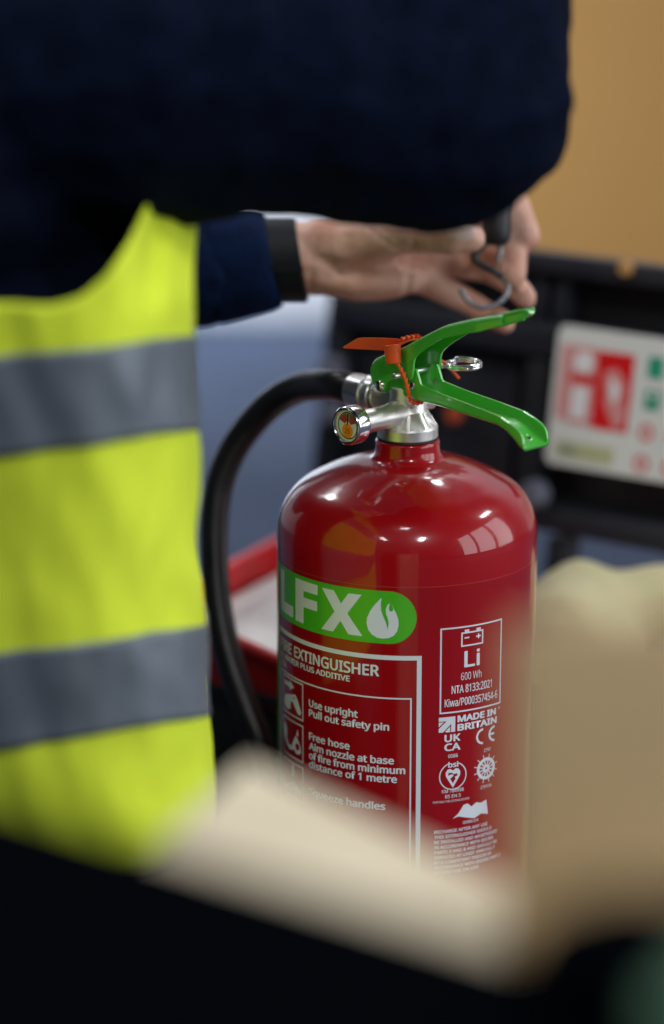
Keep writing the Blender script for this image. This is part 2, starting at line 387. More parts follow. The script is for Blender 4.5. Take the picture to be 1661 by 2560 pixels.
ra = [L(q, -interp(HT, q), interp(CT, q)) for q in lin(84.6, 99.2, 14)]; rb = [L(q, interp(HT, q), interp(CT, q)) for q in lin(84.6, 99.2, 14)]
obj('tip_rim', tube(ra+rb[::-1], .0009, 10), M['green'], UPP)
lowr = [L(q, -interp([(84, 7.6), (88, 6.2), (93, 5.2), (96, 4.2), (98.6, 2.4)], q), interp([(84, 551.2), (93, 554.4), (97, 556.4), (98.6, 558.4)], q)) for q in lin(84, 98.6, 12)]
obj('tip_rim', tube(lowr, .0009, 10), M['green'], UPP)
# boss that closes the drop between handle walls
obj('spindle', lathe(mm([(0, 519), (3.6, 518.6), (4, 518), (4, 499)]), n=32), M['brass'], VALVE)
obj('hang_hole', lathe(mm([(0, .0), (1.9, .0), (1.9, .35), (0, .35)]), o=L(98.9, -.5, 484.75), ax=D*.52+Z*.854, n=28), M['gasket'], LOW)
obj('hole_rim', lathe(mm([(1.85, -.1), (1.85, .55), (2.3, .7), (2.75, .3), (2.75, -.1)]), o=L(98.9, -.5, 484.7), ax=D*.52+Z*.854, n=32, closed=True), M['green'], LOW)
def rivet(name, s, z, wv, r, h, sign, parent=EXT):
    return obj(name, lathe(mm([(r, -1), (r, 0), (r*.96, h*.3), (r*.8, h*.65), (r*.5, h*.9), (0, h)]), o=L(s, wv, z), ax=W*sign, n=36), M['chrome'], parent)
rivet('pivot_rivet', -12.7, 499.2, -11.5, 3.7, 2.0, -1)
rivet('pivot_rivet', -12.7, 499.2, 11.5, 3.7, 2.0, 1)
rivet('handle_rivet', 13.0, 503.4, -10.0, 2.1, .45, -1)
rivet('handle_rivet', 13.0, 503.4, 10.0, 2.1, .45, 1)
obj('inner_hole', lathe(mm([(0, 0), (2.1, 0), (2.1, .3), (0, .3)]), o=L(15.6, 8.2, 503.6), ax=-W, n=28), M['chrome'], LOW)
# safety pin and split ring
obj('safety_pin', lathe(mm([(0, -20.6), (1.3, -20.6), (1.75, -20.1), (1.75, 24), (1.3, 24.4), (0, 24.4)]), o=L(8.0, 0, 509.9), ax=W, n=28), M['alu'], EXT)
rc = L(18.5, 29.0, 511.2); ru = (D*.92+W*.38).normalized(); rv = (W*.92-D*.38+Z*.03).normalized()
coil = []
for k in range(0, 121):
    a = 2*math.pi*k/60+2.4; coil.append(rc+(ru*math.cos(a)*.0106+rv*math.sin(a)*.0092)+Z*(k/120-.5)*.0030)
obj('pin_ring', tube(coil, .00115, 12), M['chrome'], EXT)
obj('pin_eye', lathe(mm([(1.0, -2.6), (2.1, -2.2), (2.1, 2.2), (1.0, 2.6)]), o=L(10.5, 24.6, 510.6), ax=(D*.9+W*.42), n=24), M['chrome'], EXT)

# orange tamper seal: barrel, flag, beaded tail
SEAL = thing('tamper_seal', 'orange plastic pull-tight seal looped through the safety pin of the green handles', 'seal', tuple(L(0, -14, 519)))
d0 = 1.7555
bc = P(983, 886, 1.7385); bax = (P(985, 909, 1.7385)-P(981, 863, 1.7385)).normalized()
obj('seal_barrel', lathe(mm([(0, -5.6), (4.6, -5.6), (5.0, -5.2), (4.95, 0), (4.6, 5.0), (4.2, 5.5), (2.0, 5.5), (1.7, 4.6), (0, 4.6)]), o=bc, ax=bax, n=40), M['orange'], SEAL)
fl = [(857, 868), (893, 846), (905, 844), (940, 844), (993, 846), (1004, 850), (1004, 868), (985, 878), (955, 876), (918, 874), (860, 871)]
obj_bm('seal_flag', prism_bm([P(x, y, 1.7440) for x, y in fl], FW*.0011, .00025, 1), M['orange'], SEAL)
bd = bmesh.new()
def beads(path, r=.0011, step=.0034):
    pts = smooth_path([tuple(p) for p in path], 30); acc = 0
    for i in range(1, len(pts)):
        a, b = Vector(pts[i-1]), Vector(pts[i]); acc += (b-a).length
        if acc >= step:
            acc = 0; t = (b-a).normalized(); q = t.to_track_quat('Z', 'Y').to_matrix().to_4x4()
            bmesh.ops.create_cone(bd, cap_ends=True, segments=10, radius1=r*1.35, radius2=r*.40, depth=step*1.1, matrix=Matrix.Translation(a) @ q)
beads([P(990, 903, 1.7385), P(1000, 918, 1.7385), P(1007, 932, 1.7385), P(1015, 952, 1.7390), P(1020, 972, 1.7395), P(1024, 992, 1.7405), P(1032, 1006, 1.744), P(1048, 1007, 1.748), P(1064, 1000, 1.753)], .00115)
beads([P(1000, 851, 1.7385), P(1015, 845, 1.7405), P(1030, 842, 1.743), P(1044, 841, 1.747), P(1054, 848, 1.755)], .0012)
obj_bm('beaded_tail', bd, M['orange'], SEAL)
obj('seal_strand', tube(smooth_path([tuple(P(*p)) for p in ((1000, 861, 1.739), (1018, 853, 1.741), (1036, 848, 1.744), (1052, 851, 1.753))], 8), .00085, 10), M['orange'], SEAL)
obj('seal_end', tube(smooth_path([tuple(P(*p)) for p in ((1085, 895, 1.760), (1112, 907, 1.762), (1130, 926, 1.764), (1148, 946, 1.766))], 6), .0010, 10), M['orange'], SEAL)

# ---- printed label, laid on the cylinder (u along the girth, v height, mm)
RC = 80.0
def wrap(bm, off):
    us = [v.co.x for v in bm.verts]
    u = math.floor(min(us)/2.5)*2.5+2.5
    while u < max(us):
        bmesh.ops.bisect_plane(bm, geom=list(bm.verts)+list(bm.edges)+list(bm.faces), dist=1e-5, plane_co=(u, 0, 0), plane_no=(1, 0, 0)); u += 2.5
    for v in bm.verts:
        a = v.co.x/RC; r = (RC+off+v.co.z)*.001; z = v.co.y*.001
        v.co = (r*math.sin(a), -r*math.cos(a), z)
    return bm
def shape_bm(loops):
    """filled outline with holes from closed loops of (u, v)"""
    cu = bpy.data.curves.new('s', 'CURVE'); cu.dimensions = '2D'; cu.fill_mode = 'BOTH'
    for lp in loops:
        sp = cu.splines.new('POLY'); sp.points.add(len(lp)-1); sp.use_cyclic_u = True
        for p, q in zip(sp.points, lp): p.co = (q[0], q[1], 0, 1)
    o = bpy.data.objects.new('s', cu); COL.objects.link(o)
    dg = bpy.context.evaluated_depsgraph_get(); dg.update()
    me = bpy.data.meshes.new_from_object(o.evaluated_get(dg)); bm = bmesh.new(); bm.from_mesh(me)
    bpy.data.objects.remove(o); bpy.data.curves.remove(cu); bpy.data.meshes.remove(me); return bm
FONT = None
try: FONT = bpy.data.fonts.load(bpy.utils.resource_path('LOCAL')+'/datafiles/fonts/NotoSansHebrew-Regular.woff2')
except Exception: FONT = None
def text_bm(s, bold=0.):
    cu = bpy.data.curves.new('t', 'FONT'); cu.body = s; cu.size = 1
    if FONT: cu.font = FONT
    cu.offset = bold; cu.resolution_u = 4
    o = bpy.data.objects.new('t', cu); COL.objects.link(o)
    dg = bpy.context.evaluated_depsgraph_get(); dg.update()
    me = bpy.data.meshes.new_from_object(o.evaluated_get(dg)); bm = bmesh.new(); bm.from_mesh(me)
    bpy.data.objects.remove(o); bpy.data.curves.remove(cu); bpy.data.meshes.remove(me); return bm
_hb = text_bm('H'); _y = [v.co.y for v in _hb.verts]; HY0, HY1 = min(_y), max(_y); _hb.free()
def text(s, u0, u1, basev, cap, bold=0.012):
    """a line of print fitted between u0 and u1; bold weights are built from copies a hair apart"""
    b = text_bm(s); xs = [v.co.x for v in b.verts]; a, c = min(xs), max(xs); k = cap/(HY1-HY0); e = bold*cap
    for v in b.verts: v.co = (u0+e+(v.co.x-a)*(u1-u0-2*e)/(c-a), basev+e*.6+(v.co.y-HY0)*(cap-1.2*e)/(HY1-HY0), 0)
    if not bold: return b
    out = bmesh.new(); me = bpy.data.meshes.new('j'); b.to_mesh(me); b.free()
    for i, (dx, dy) in enumerate(((-e, 0), (e, 0), (-e*.5, e*.6), (e*.5, e*.6), (-e*.5, -e*.6), (e*.5, -e*.6))):
        n0 = len(out.verts); out.from_mesh(me); out.verts.ensure_lookup_table()
        for v in out.verts[n0:]: v.co.x += dx; v.co.y += dy; v.co.z = .006*i
    bpy.data.meshes.remove(me); return out
def join(bms):
    out = bmesh.new()
    for b in bms:
        me = bpy.data.meshes.new('j'); b.to_mesh(me); b.free(); out.from_mesh(me); bpy.data.meshes.remove(me)
    return out
def printed(name, bms, m=None, off=.24, parent=None):
    bm = wrap(join(bms), off)
    return obj_bm(name, bm, m or M['white_ink'], parent or LAB, True, 0)
def rect(u0, v0, u1, v1): return [(u0, v0), (u1, v0), (u1, v1), (u0, v1)]
def rframe(u0, v0, u1, v1, t): return [rect(u0, v0, u1, v1), rect(u0+t, v0+t, u1-t, v1-t)[::-1]]
def circ(cu_, cv, r, n=40, a0=0, a1=360): return [(cu_+r*math.cos(math.radians(a0+(a1-a0)*k/n)), cv+r*math.sin(math.radians(a0+(a1-a0)*k/n))) for k in range(n+(0 if a1-a0 == 360 else 1))]
def arcband(cu_, cv, r0, r1, a0, a1, n=40): return circ(cu_, cv, r1, n, a0, a1)+circ(cu_, cv, r0, n, a0, a1)[::-1]
bm = wrap(shape_bm([rect(-128, 120, 150, 396)]), .07)
LAB = obj_bm('label', bm, M['film'], EXT, True, 0)
edge = shape_bm(rframe(-128, 120, 150, 396.1, .16))
M['film_edge'] = mat('film_edge', (.48, .12, .12), .4)
printed('label_edge', [edge], M['film_edge'], .12)
stad = [(-112, 360.8), (-12.4, 360.8)]+circ(-12.4, 377.1, 16.3, 30, -90, 90)[1:-1]+[(-12.4, 393.4), (-112, 393.4)]
printed('green_panel', [shape_bm([stad])], M['green_ink'], .16)
printed('green_border', [shape_bm([rect(-126, 130, -109.6, 393.4)])], M['green_ink'], .15)
# large letters
Lp = [(-103.6, 390.9), (-96.6, 390.9), (-96.6, 371.6), (-84.0, 371.6), (-84.0, 364.6), (-103.6, 364.6)]
Fp = [(-81.2, 390.9), (-60.0, 390.9), (-60.0, 384.6), (-72.6, 384.6), (-72.6, 380.6), (-60.4, 380.6), (-60.4, 374.4), (-72.6, 374.4), (-72.6, 363.9), (-81.2, 363.9)]
Xp = [(-56.6, 390.2), (-47.6, 390.2), (-42.6, 382.8), (-37.6, 389.9), (-29.2, 389.9), (-38.3, 377.3), (-28.5, 364.3), (-37.6, 364.3), (-43.0, 371.9), (-48.2, 364.3), (-57.0, 364.3), (-47.2, 377.0)]
printed('large_lettering', [shape_bm([Lp]), shape_bm([Fp]), shape_bm([Xp])])
drop = [(-16.9, 389.4), (-18.6, 387.4), (-21.4, 384.2), (-24.2, 379.9), (-25.8, 376), (-26.0, 372.6), (-25.0, 368.8), (-22.8, 366), (-19.6, 364.3), (-16.2, 363.9), (-12.6, 364.4), (-9.6, 366), (-7.6, 368.8), (-6.7, 372.4), (-6.9, 376.2), (-8.0, 379.6), (-9.6, 382.8),
        (-10.6, 385.6), (-9.9, 382.9), (-9.9, 381.8), (-11.0, 380.9), (-12.2, 381.3), (-12.5, 382.9), (-12.0, 386.3), (-13.6, 384.6), (-14.4, 382.0), (-14.1, 379.2), (-13.0, 376.0), (-12.6, 373.2), (-13.2, 369.2), (-13.6, 371.6), (-14.6, 374.8), (-16.0, 378.0), (-17.2, 381.6), (-17.4, 385.2)]
printed('flame_emblem', [shape_bm([drop])])
printed('text_frame', [shape_bm(rframe(-108.2, 140, 7.1, 353.6, 2.8))])
printed('heading_text', [text('FIRE EXTINGUISHER', -104.2, -18.1, 340.1, 7.1, .05), text('6L WATER PLUS ADDITIVE', -103.6, -36.6, 334.7, 3.7, .06), text('27A', -103.6, -93.5, 329.6, 3.8, .06)])
printed('inner_frame', [shape_bm(rframe(-103.4, 150, 1.4, 327.2, .95))])
for v0, v1 in ((301.2, 325.2), (274.2, 298.4), (247.2, 271.2)):
    printed('pictogram_frame', [shape_bm(rframe(-99, v0, -73.2, v1, .95))])
B = .062
printed('instruction_text', [text('Use upright', -67.8, -31.3, 312.6, 4.75, B), text('Pull out safety pin', -67.8, -11.9, 306.3, 4.75, B),
    text('Free hose', -67.8, -36.6, 291.4, 4.75, B), text('Aim nozzle at base', -67.8, -8.9, 285.0, 4.75, B), text('of fire from minimum', -67.8, -2.1, 279.0, 4.75, B), text('distance of 1 metre', -67.8, -7.0, 273.2, 4.75, B),
    text('Squeeze handles', -67.8, -14.0, 255.4, 4.75, B)])
# pictograms: pull the pin, free the hose, squeeze the handle
printed('pictogram', [shape_bm([[(-97, 321.6), (-89, 321.6), (-89, 323.4), (-83, 320.2), (-89, 317), (-89, 318.8), (-97, 318.8)]]),
    shape_bm([[(-95.5, 312.6), (-82, 316), (-79.4, 313.8), (-75.2, 306.4), (-76.4, 304.2), (-79, 304.4), (-84.6, 310.2), (-87.4, 310.4), (-87.8, 305.2), (-92.4, 303.6), (-96, 305), (-97.2, 309)], circ(-83.6, 313.2, .8, 14)])])
printed('pictogram', [shape_bm([[(-98, 293), (-95, 294), (-93, 290), (-93.4, 285), (-91, 282), (-87, 281.4), (-85, 284.6), (-81.6, 289.8), (-79.4, 288.4), (-76.4, 284.6), (-75.4, 280.4), (-77.6, 278.4), (-81, 278), (-83.4, 280.2), (-86, 279), (-90, 278.4), (-94.6, 281.4), (-97.4, 286)], circ(-79.6, 283, 2.3, 18)]),
    shape_bm([[(-80.8, 290.4), (-79.2, 294.6), (-78.2, 290)]])])
printed('pictogram', [shape_bm([[(-86.4, 262), (-83.8, 262), (-83.8, 269.6), (-86.4, 269.6)]]), shape_bm([[(-94, 254), (-86, 258), (-84.8, 261), (-81.6, 257.6), (-76, 254.6), (-77, 251.4), (-84, 253), (-91, 250)]])])
# right-hand column
printed('battery_panel', [shape_bm(rframe(18.2, 316.3, 61.4, 370, .95)), shape_bm(rframe(31.4, 357.2, 46.6, 366.2, .95)), shape_bm([rect(33.7, 366.1, 36.7, 367.7)]), shape_bm([rect(41.7, 366.1, 44.7, 367.7)]),
    shape_bm([rect(33.6, 362.1, 36.8, 363.0)]), shape_bm([[(41.6, 362.1), (42.8, 362.1), (42.8, 361), (43.6, 361), (43.6, 362.1), (44.8, 362.1), (44.8, 363), (43.6, 363), (43.6, 364.1), (42.8, 364.1), (42.8, 363), (41.6, 363)]]),
    text('Li', 33.6, 44.4, 344.1, 10.2, .035), text('600 Wh', 31.6, 45.7, 336.3, 4.6, 0), text('NTA 8133:2021', 25.6, 53.8, 328.4, 5.0, .02), text('Kiwa/P000357454-6', 21.3, 58.6, 320.4, 4.9, .02)])
printed('origin_mark', [shape_bm([[(17.8, 314.1), (28.2, 314.1), (28.2, 304.4), (25.6, 304.4), (25.6, 309.6), (20.6, 304.6), (17.8, 304.6), (17.8, 306.9), (22.6, 311.5), (17.8, 311.5)]]),
    shape_bm([[(22.4, 304.4), (25.0, 304.4), (25.0, 308.0), (21.9, 305.0)]]), shape_bm([[(17.8, 308.0), (21.0, 311.0), (17.8, 311.0)]]),
    text('MADE IN', 29.6, 57.6, 310.0, 4.3, .09), text('BRITAIN', 29.6, 58.4, 304.5, 4.3, .09), shape_bm([circ(60.2, 313.6, .8, 16), circ(60.2, 313.6, .5, 16)[::-1]])])
printed('conformity_mark', [text('UK', 21.4, 31.8, 298.2, 4.7, .07), text('CA', 21.4, 31.8, 292.5, 4.7, .07), text('0086', 23.9, 30.1, 288.0, 2.2, .02)])
printed('conformity_mark', [shape_bm([arcband(47.6, 298.3, 3.7, 5.1, 90, 270)]), shape_bm([arcband(56.9, 298.3, 3.7, 5.1, 92, 268)]), shape_bm([rect(52.6, 297.6, 56.4, 299)]), text('2797', 48.4, 53.8, 287.9, 2.0, .02)])
hp_ = [(27.1, 268.7), (22.6, 276.2), (22.4, 278.6), (23.6, 280.6), (25.4, 280.9), (27.1, 279.6), (28.8, 280.9), (30.6, 280.6), (31.9, 278.6), (31.7, 276.2)]
printed('certification_mark', [shape_bm([arcband(27.2, 276.2, 8.2, 8.9, 112, 428)]), text('bsi', 24.0, 30.5, 281.8, 3.4, .06), shape_bm([hp_, [(27.1, 271.4), (25.3, 274.6), (27.6, 276.4), (26.4, 277.4), (24.0, 276.6), (24.2, 278.4), (26.6, 278.4), (27.2, 277.4), (29.9, 277.6), (30.1, 276.2), (28.2, 275.4), (29, 274.4)][::-1]]),
    text('KM 784998', 20.2, 34.3, 265.7, 2.2, .02), text('BS EN 3', 22.3, 32.3, 262.3, 2.1, .02), text('PORTABLE FIRE EXTINGUISHERS', 14.6, 38.2, 259.6, 1.3, .01)])
wh = [shape_bm([circ(50.4, 277, 7.0, 48), circ(50.4, 277, 5.0, 40)[::-1]]), shape_bm([circ(50.4, 277, 2.4, 24), circ(50.4, 277, .8, 16)[::-1]])]
for k in range(12):
    a = math.radians(k*30+15); c, s = math.cos(a), math.sin(a); t = .28
    wh.append(shape_bm([[(50.4+c*2.3-s*t*1.6, 277+s*2.3+c*t*1.6), (50.4+c*5.1-s*t*1.6, 277+s*5.1+c*t*1.6), (50.4+c*5.1+s*t*1.6, 277+s*5.1-c*t*1.6), (50.4+c*2.3+s*t*1.6, 277+s*2.3-c*t*1.6)]]))
    wh.append(shape_bm([[(50.4+c*6.9-s*t, 277+s*6.9+c*t), (50.4+c*9.2-s*t, 277+s*9.2+c*t), (50.4+c*9.2+s*t, 277+s*9.2-c*t), (50.4+c*6.9+s*t, 277+s*6.9-c*t)]]))
printed('wheel_mark', wh+[text('2797/24', 46.2, 54.8, 264.4, 2.0, .02)])
printed('wave_mark', [shape_bm([[(27.2, 248.6), (31, 251.6), (34.4, 256.6), (37.2, 257.0), (39.8, 254.6), (43.4, 256.6), (46.6, 255.6), (50.9, 256.8), (52.4, 247.2), (47, 248.6), (42, 246.6), (36, 248.2), (31, 249.6)]]), text('0086/24', 34, 45, 244.2, 1.9, .02)])
para = ['RECHARGE AFTER ANY USE', 'THIS EXTINGUISHER SHOULD', 'BE INSTALLED AND MAINTAINED', 'IN ACCORDANCE WITH BS5306', 'PARTS 3 AND 8 AND SHOULD BE', 'SERVICED AT LEAST ANNUALLY', 'BY A COMPETENT PERSON IN', 'ACCORDANCE WITH BS5306 PART 3', 'DO NOT USE ON LIVE']
printed('small_print', [text(s, 15.6, 15.6+len(s)*1.66, 239.9-3.35*i, 2.1, .04) for i, s in enumerate(para)])
# the number on the gauge sticker
b = text_bm('25'); xs = [v.co.x for v in b.verts]; ys = [v.co.y for v in b.verts]
for v in b.verts:
    x = ((v.co.x-min(xs))/(max(xs)-min(xs))-.5)*4.2; y = ((v.co.y-min(ys))/(max(ys)-min(ys))-.5)*3.0-3.2
    v.co = GO+gx*.04928-gu*(-x)*.001+gv*y*.001
obj_bm('sticker_number', b, M['dial_black'], GAU, False, 0)

# ------------------------------------------------------------------ kneeling person at the left
pl = Vector((-.30, -.12, 0))
PER = thing('person', 'person in yellow high-visibility vest over navy fleece, one hand holding a black hook scale', 'person', tuple(pl))
def fold(scale, amp):
    def f(co, n):
        q = co*scale
        return amp*(noise.noise(Vector((q.x, q.y*1.0, q.z*.6)))*.7+noise.noise(q*2.3)*.3)
    return f
tc0 = P(-150, 900, 1.66); tx, ty = tc0.x, tc0.y
# skin: head, neck, trunk, arms and the hand with five fingers, one surface
hand = []
hand += chain([(420, 672, 1.895, 30), (600, 655, 1.875, 27), (735, 645, 1.870, 24), (790, 648, 1.870, 24)])
for px, py, dd, r0, r1 in ((1085, 592, 1.890, 17, 12), (1092, 628, 1.892, 17, 12), (1080, 660, 1.888, 17, 11.5), (1056, 697, 1.880, 16, 10.5)):
    hand += chain([(800, 630+(py-640)*.5, 1.872, r0), (px, py, dd, r1)])
hand.append(('e', P(880, 608, 1.857), (.036, .017, .019)))
hand.append(('e', P(915, 700, 1.868), (.040, .017, .0135)))
hand += chain([(860, 605, 1.858, 17), (985, 590, 1.842, 14.2), (1040, 590, 1.836, 11.4), (1090, 590, 1.832, 11.8), (1135, 592, 1.828, 11.6), (1178, 594, 1.828, 9.6)])
hand += chain([(1085, 592, 1.890, 11.5), (1225, 528, 1.918, 10.2), (1282, 506, 1.885, 10.4), (1318, 590, 1.866, 9.2)])
hand += chain([(1092, 628, 1.892, 11.5), (1215, 612, 1.915, 10.0), (1281, 622, 1.870, 10.6), (1283, 688, 1.856, 8.8)])
hand += chain([(1080, 648, 1.888, 11), (1225, 676, 1.905, 8.8), (1288, 712, 1.872, 8.0), (1315, 746, 1.862, 7.4)])
hand += chain([(1056, 700, 1.880, 10.0), (1158, 748, 1.886, 8.6), (1225, 787, 1.880, 8.0), (1262, 808, 1.874, 7.2)])
sh_far = P(-190, 180, 1.86); sh_near = P(-220, 170, 1.56)
rest = []
rest += [(sh_far, .05, P(90, 700, 1.93), .038), (P(90, 700, 1.93), .038, P(420, 672, 1.895), .030)]
rest += [(sh_near, .05, P(1110, 225, 1.56), .040), (P(1110, 225, 1.56), .040, P(1160, -330, 1.70), .026)]
# other hand, closed on the top of the scale
for k in range(4):
    z0 = -430+k*60
    rest += chain([(1150, -400+k*30, 1.72, 12), (1190, z0, 1.75, 9.5), (1240, z0, 1.77, 8.5), (1262, z0+4, 1.80, 8), (1236, z0+8, 1.82, 7)])
rest += chain([(1150, -330, 1.70, 14), (1190, -500, 1.73, 11), (1225, -520, 1.77, 9), (1240, -490, 1.79, 8)])
hd = Vector((tx+.03, ty+.02, .98))
rest += [('e', (tx, ty, .42), (.10, .13, .24)), ((sh_near), .05, (sh_far), .05), ((tx, ty, .72), .07, (hd.x, hd.y, .86), .055), ('e', hd, (.095, .075, .12)), ('e', hd+Vector((.05, 0, -.06)), (.05, .05, .055)),
         ('e', hd+Vector((.098, 0, -.02)), (.016, .013, .022)), ('e', hd+Vector((-.005, .078, -.01)), (.018, .008, .028)), ('e', hd+Vector((-.005, -.078, -.01)), (.018, .008, .028))]
BODYP = blob('body', rest, M['skin'], PER, voxel=.006, smooth=4)
CRE = [([(1034, 610), (1026, 660), (1018, 738)], 9, .0013), ([(925, 570), (960, 600), (1004, 630)], 7, .0011), ([(948, 566), (985, 596), (1020, 618)], 6, .0008), ([(792, 600), (782, 650), (775, 735)], 7, .0010), ([(820, 655), (900, 676), (985, 655), (1020, 640)], 12, .0012),
       ([(1075, 545), (1082, 575), (1080, 612)], 5, .0008), ([(1090, 545), (1097, 575), (1094, 616)], 4, .0005), ([(830, 668), (860, 690), (900, 700)], 9, .0007), ([(1150, 655), (1145, 690)], 5, .0006), ([(1270, 655), (1312, 660)], 6, .0006)]
def skin_disp(co, n):
    q = co-CAM; d = q.dot(FW); x = 830.5+FPX*q.x/d; y = 1280-FPX*q.dot(UP)/d; r = .0006*noise.noise(co*70)+.0003*noise.noise(co*190)
    if n.dot(FW) < .2:
        for pl_, w_, a_ in CRE:
            best = 1e9
            for (x0, y0), (x1, y1) in zip(pl_, pl_[1:]):
                t = max(0, min(1, ((x-x0)*(x1-x0)+(y-y0)*(y1-y0))/((x1-x0)**2+(y1-y0)**2)))
                best = min(best, (x-x0-t*(x1-x0))**2+(y-y0-t*(y1-y0))**2)
            r -= a_*math.exp(-best/(w_*w_))
    return r
_h = blob('body', hand, M['skin'], PER, voxel=.0019, smooth=4, disp=skin_disp)
_bm = bmesh.new(); _bm.from_mesh(BODYP.data); _bm.from_mesh(_h.data); _bm.to_mesh(BODYP.data); _bm.free(); bpy.data.objects.remove(_h)
for p_ in BODYP.data.polygons: p_.use_smooth = True
blob('hair', [('e', hd+Vector((-.015, 0, .03)), (.098, .08, .105))], M['hair'], PER, .006, 3)
for s in (-1, 1): obj('eye', lathe(mm([(0, -6), (6, -6), (8, 0), (6, 5), (0, 7)]), o=hd+Vector((.082, .032*s, .005)), ax=(1, .2*s, 0), n=16), M['paper'], BODYP)
obj('mouth', tube([hd+Vector((.094, -.022, -.07)), hd+Vector((.101, 0, -.071)), hd+Vector((.094, .022, -.07))], .005, 10), M['nail'], BODYP)
nl = blob('thumbnail', [('e', P(1154, 580, 1.8185), (.0095, .0026, .0072), Matrix.Rotation(math.radians(-4), 3, 'Y'))], M['nail'], PER, .0009, 3)
nl.parent = BODYP
# navy fleece: trunk, near arm with bent elbow, far sleeve up to the cuff
jk = [('e', (tx, ty, .30), (.135, .165, .22)), ('e', (tx, ty, .50), (.132, .172, .20)), ('e', (tx, ty, .66), (.12, .165, .12))]
jk += chain([(-230, 170, 1.585, 86), (0, 195, 1.550, 83), (300, 178, 1.535, 78), (700, 192, 1.545, 77), (960, 234, 1.552, 75), (1130, 246, 1.560, 73), (1156, 60, 1.575, 67.5), (1166, -60, 1.60, 64), (1160, -250, 1.66, 50), (1160, -320, 1.685, 42)])
jk += chain([(-200, 190, 1.84, 82), (60, 690, 1.925, 58)])
def jfold(co, n):
    q = co*11
    return .009*noise.noise(Vector((q.x, q.y, q.z*.7)))+.004*noise.noise(Vector((q.x*3.2, q.y*3, q.z*1.6)))+.0014*noise.noise(q*7)
JAC = blob('fleece_jacket', jk, M['navy'], PER, .005, 4, jfold)
slv = chain([(40, 690, 1.925, 60), (300, 690, 1.905, 46), (440, 678, 1.890, 40.5), (556, 667, 1.880, 37.5)])
def slf(co, n):
    q = co*26
    return .0048*noise.noise(Vector((q.x*1.6, q.y, q.z*.5)))+.0012*noise.noise(q*3)-.0006
o = blob('sleeve', slv, M['navy2'], PER, .003, 4, slf); o.parent = JAC
cu_c, cu_r = P(664, 650, 1.871), None
# slanted open cuff
def ringpts(c, a_in, rx, rz, n=40, tilt=0., wob=0.):
    """ring round the wrist: rx along the line of sight, rz up"""
    out = []
    for k in range(n):
        a = 2*math.pi*k/n; p = Vector((math.sin(a)*rz*tilt, math.cos(a)*rx, math.sin(a)*rz))
        out.append(Vector(c)+p*(1+wob*math.sin(5*a+1)))
    return out
def loft(rings):
    n = len(rings[0]); V = [p for r in rings for p in r]; Fc = []
    for i in range(len(rings)-1):
        for k in range(n): Fc.append((i*n+k, i*n+(k+1) % n, (i+1)*n+(k+1) % n, (i+1)*n+k))
    return V, Fc
cuf = obj('cuff', loft([ringpts(P(540, 668, 1.880), 0, .0350, .0372, tilt=-.10, wob=.01), ringpts(P(585, 661, 1.877), 0, .0348, .0364, tilt=-.15, wob=.025), ringpts(P(632, 655, 1.873), 0, .0322, .0340, tilt=-.20, wob=.02), ringpts(P(662, 652, 1.871), 0, .0315, .0326, tilt=-.20, wob=.02), ringpts(P(683, 650, 1.871), 0, .0298, .0306, tilt=-.2, wob=.03), ringpts(P(685, 650, 1.871), 0, .0276, .0284, tilt=-.2, wob=.03), ringpts(P(660, 651, 1.871), 0, .0265, .0270, tilt=-.2)]), M['navy2'], PER)
cuf.parent = JAC
# wristwatch strap with its overlapping tail
WAT = obj('wristwatch', loft([ringpts(P(676, 646, 1.870), 0, .0246, .0248, tilt=-.17), ringpts(P(677, 646, 1.870), 0, .0262, .0264, tilt=-.17), ringpts(P(754, 645, 1.870), 0, .0256, .0262, tilt=-.17), ringpts(P(756, 645, 1.870), 0, .0242, .0246, tilt=-.17)]), M['strap'], PER)
def arcstrap(name, x0, x1, a0, a1, off, m):
    R = []
    for px in (x0, x0+2, x1-2, x1):
        inn = px in (x0, x1); row = []
        for k in range(25):
            a = math.radians(a0+(a1-a0)*k/24); rx, rz = .0262+off-(.002 if inn else 0), .0266+off-(.002 if inn else 0)
            row.append(P(px, 646, 1.870)+Vector((math.sin(a)*rz*-.17, math.cos(a)*rx, math.sin(a)*rz)))
        R.append(row)
    V = [p for r in R for p in r]; Fc = [(i*25+k, i*25+k+1, (i+1)*25+k+1, (i+1)*25+k) for i in range(3) for k in range(24)]
    o = obj(name, (V, Fc), m, WAT); return o
arcstrap('strap_tail', 688, 752, 186, 292, .0016, M['strap'])
arcstrap('strap_loop', 682, 758, 178, 187, .0030, M['strap'])
# trousers: knees folded under
blob('trousers', [('e', (tx-.02, ty, .19), (.15, .165, .13)), ((tx, ty-.10, .19), .09, (tx+.06, ty-.22, .12), .08), ((tx, ty+.10, .19), .09, (tx+.10, ty+.20, .14), .08), ((tx+.06, ty-.22, .09), .075, (tx-.30, ty-.12, .06), .055), ((tx+.10, ty+.20, .09), .075, (tx-.28, ty+.12, .06), .055)], M['trouser'], PER, .008, 6, fold(8, .006))
for s in (-1, 1): blob('boot', [((tx-.30, ty+.12*s, .05), .045, (tx-.42, ty+.12*s, .05), .045), ((tx-.42, ty+.12*s, .05), .045, (tx-.44, ty+.12*s, .12), .035)], M['blackplastic'], PER, .006, 3)
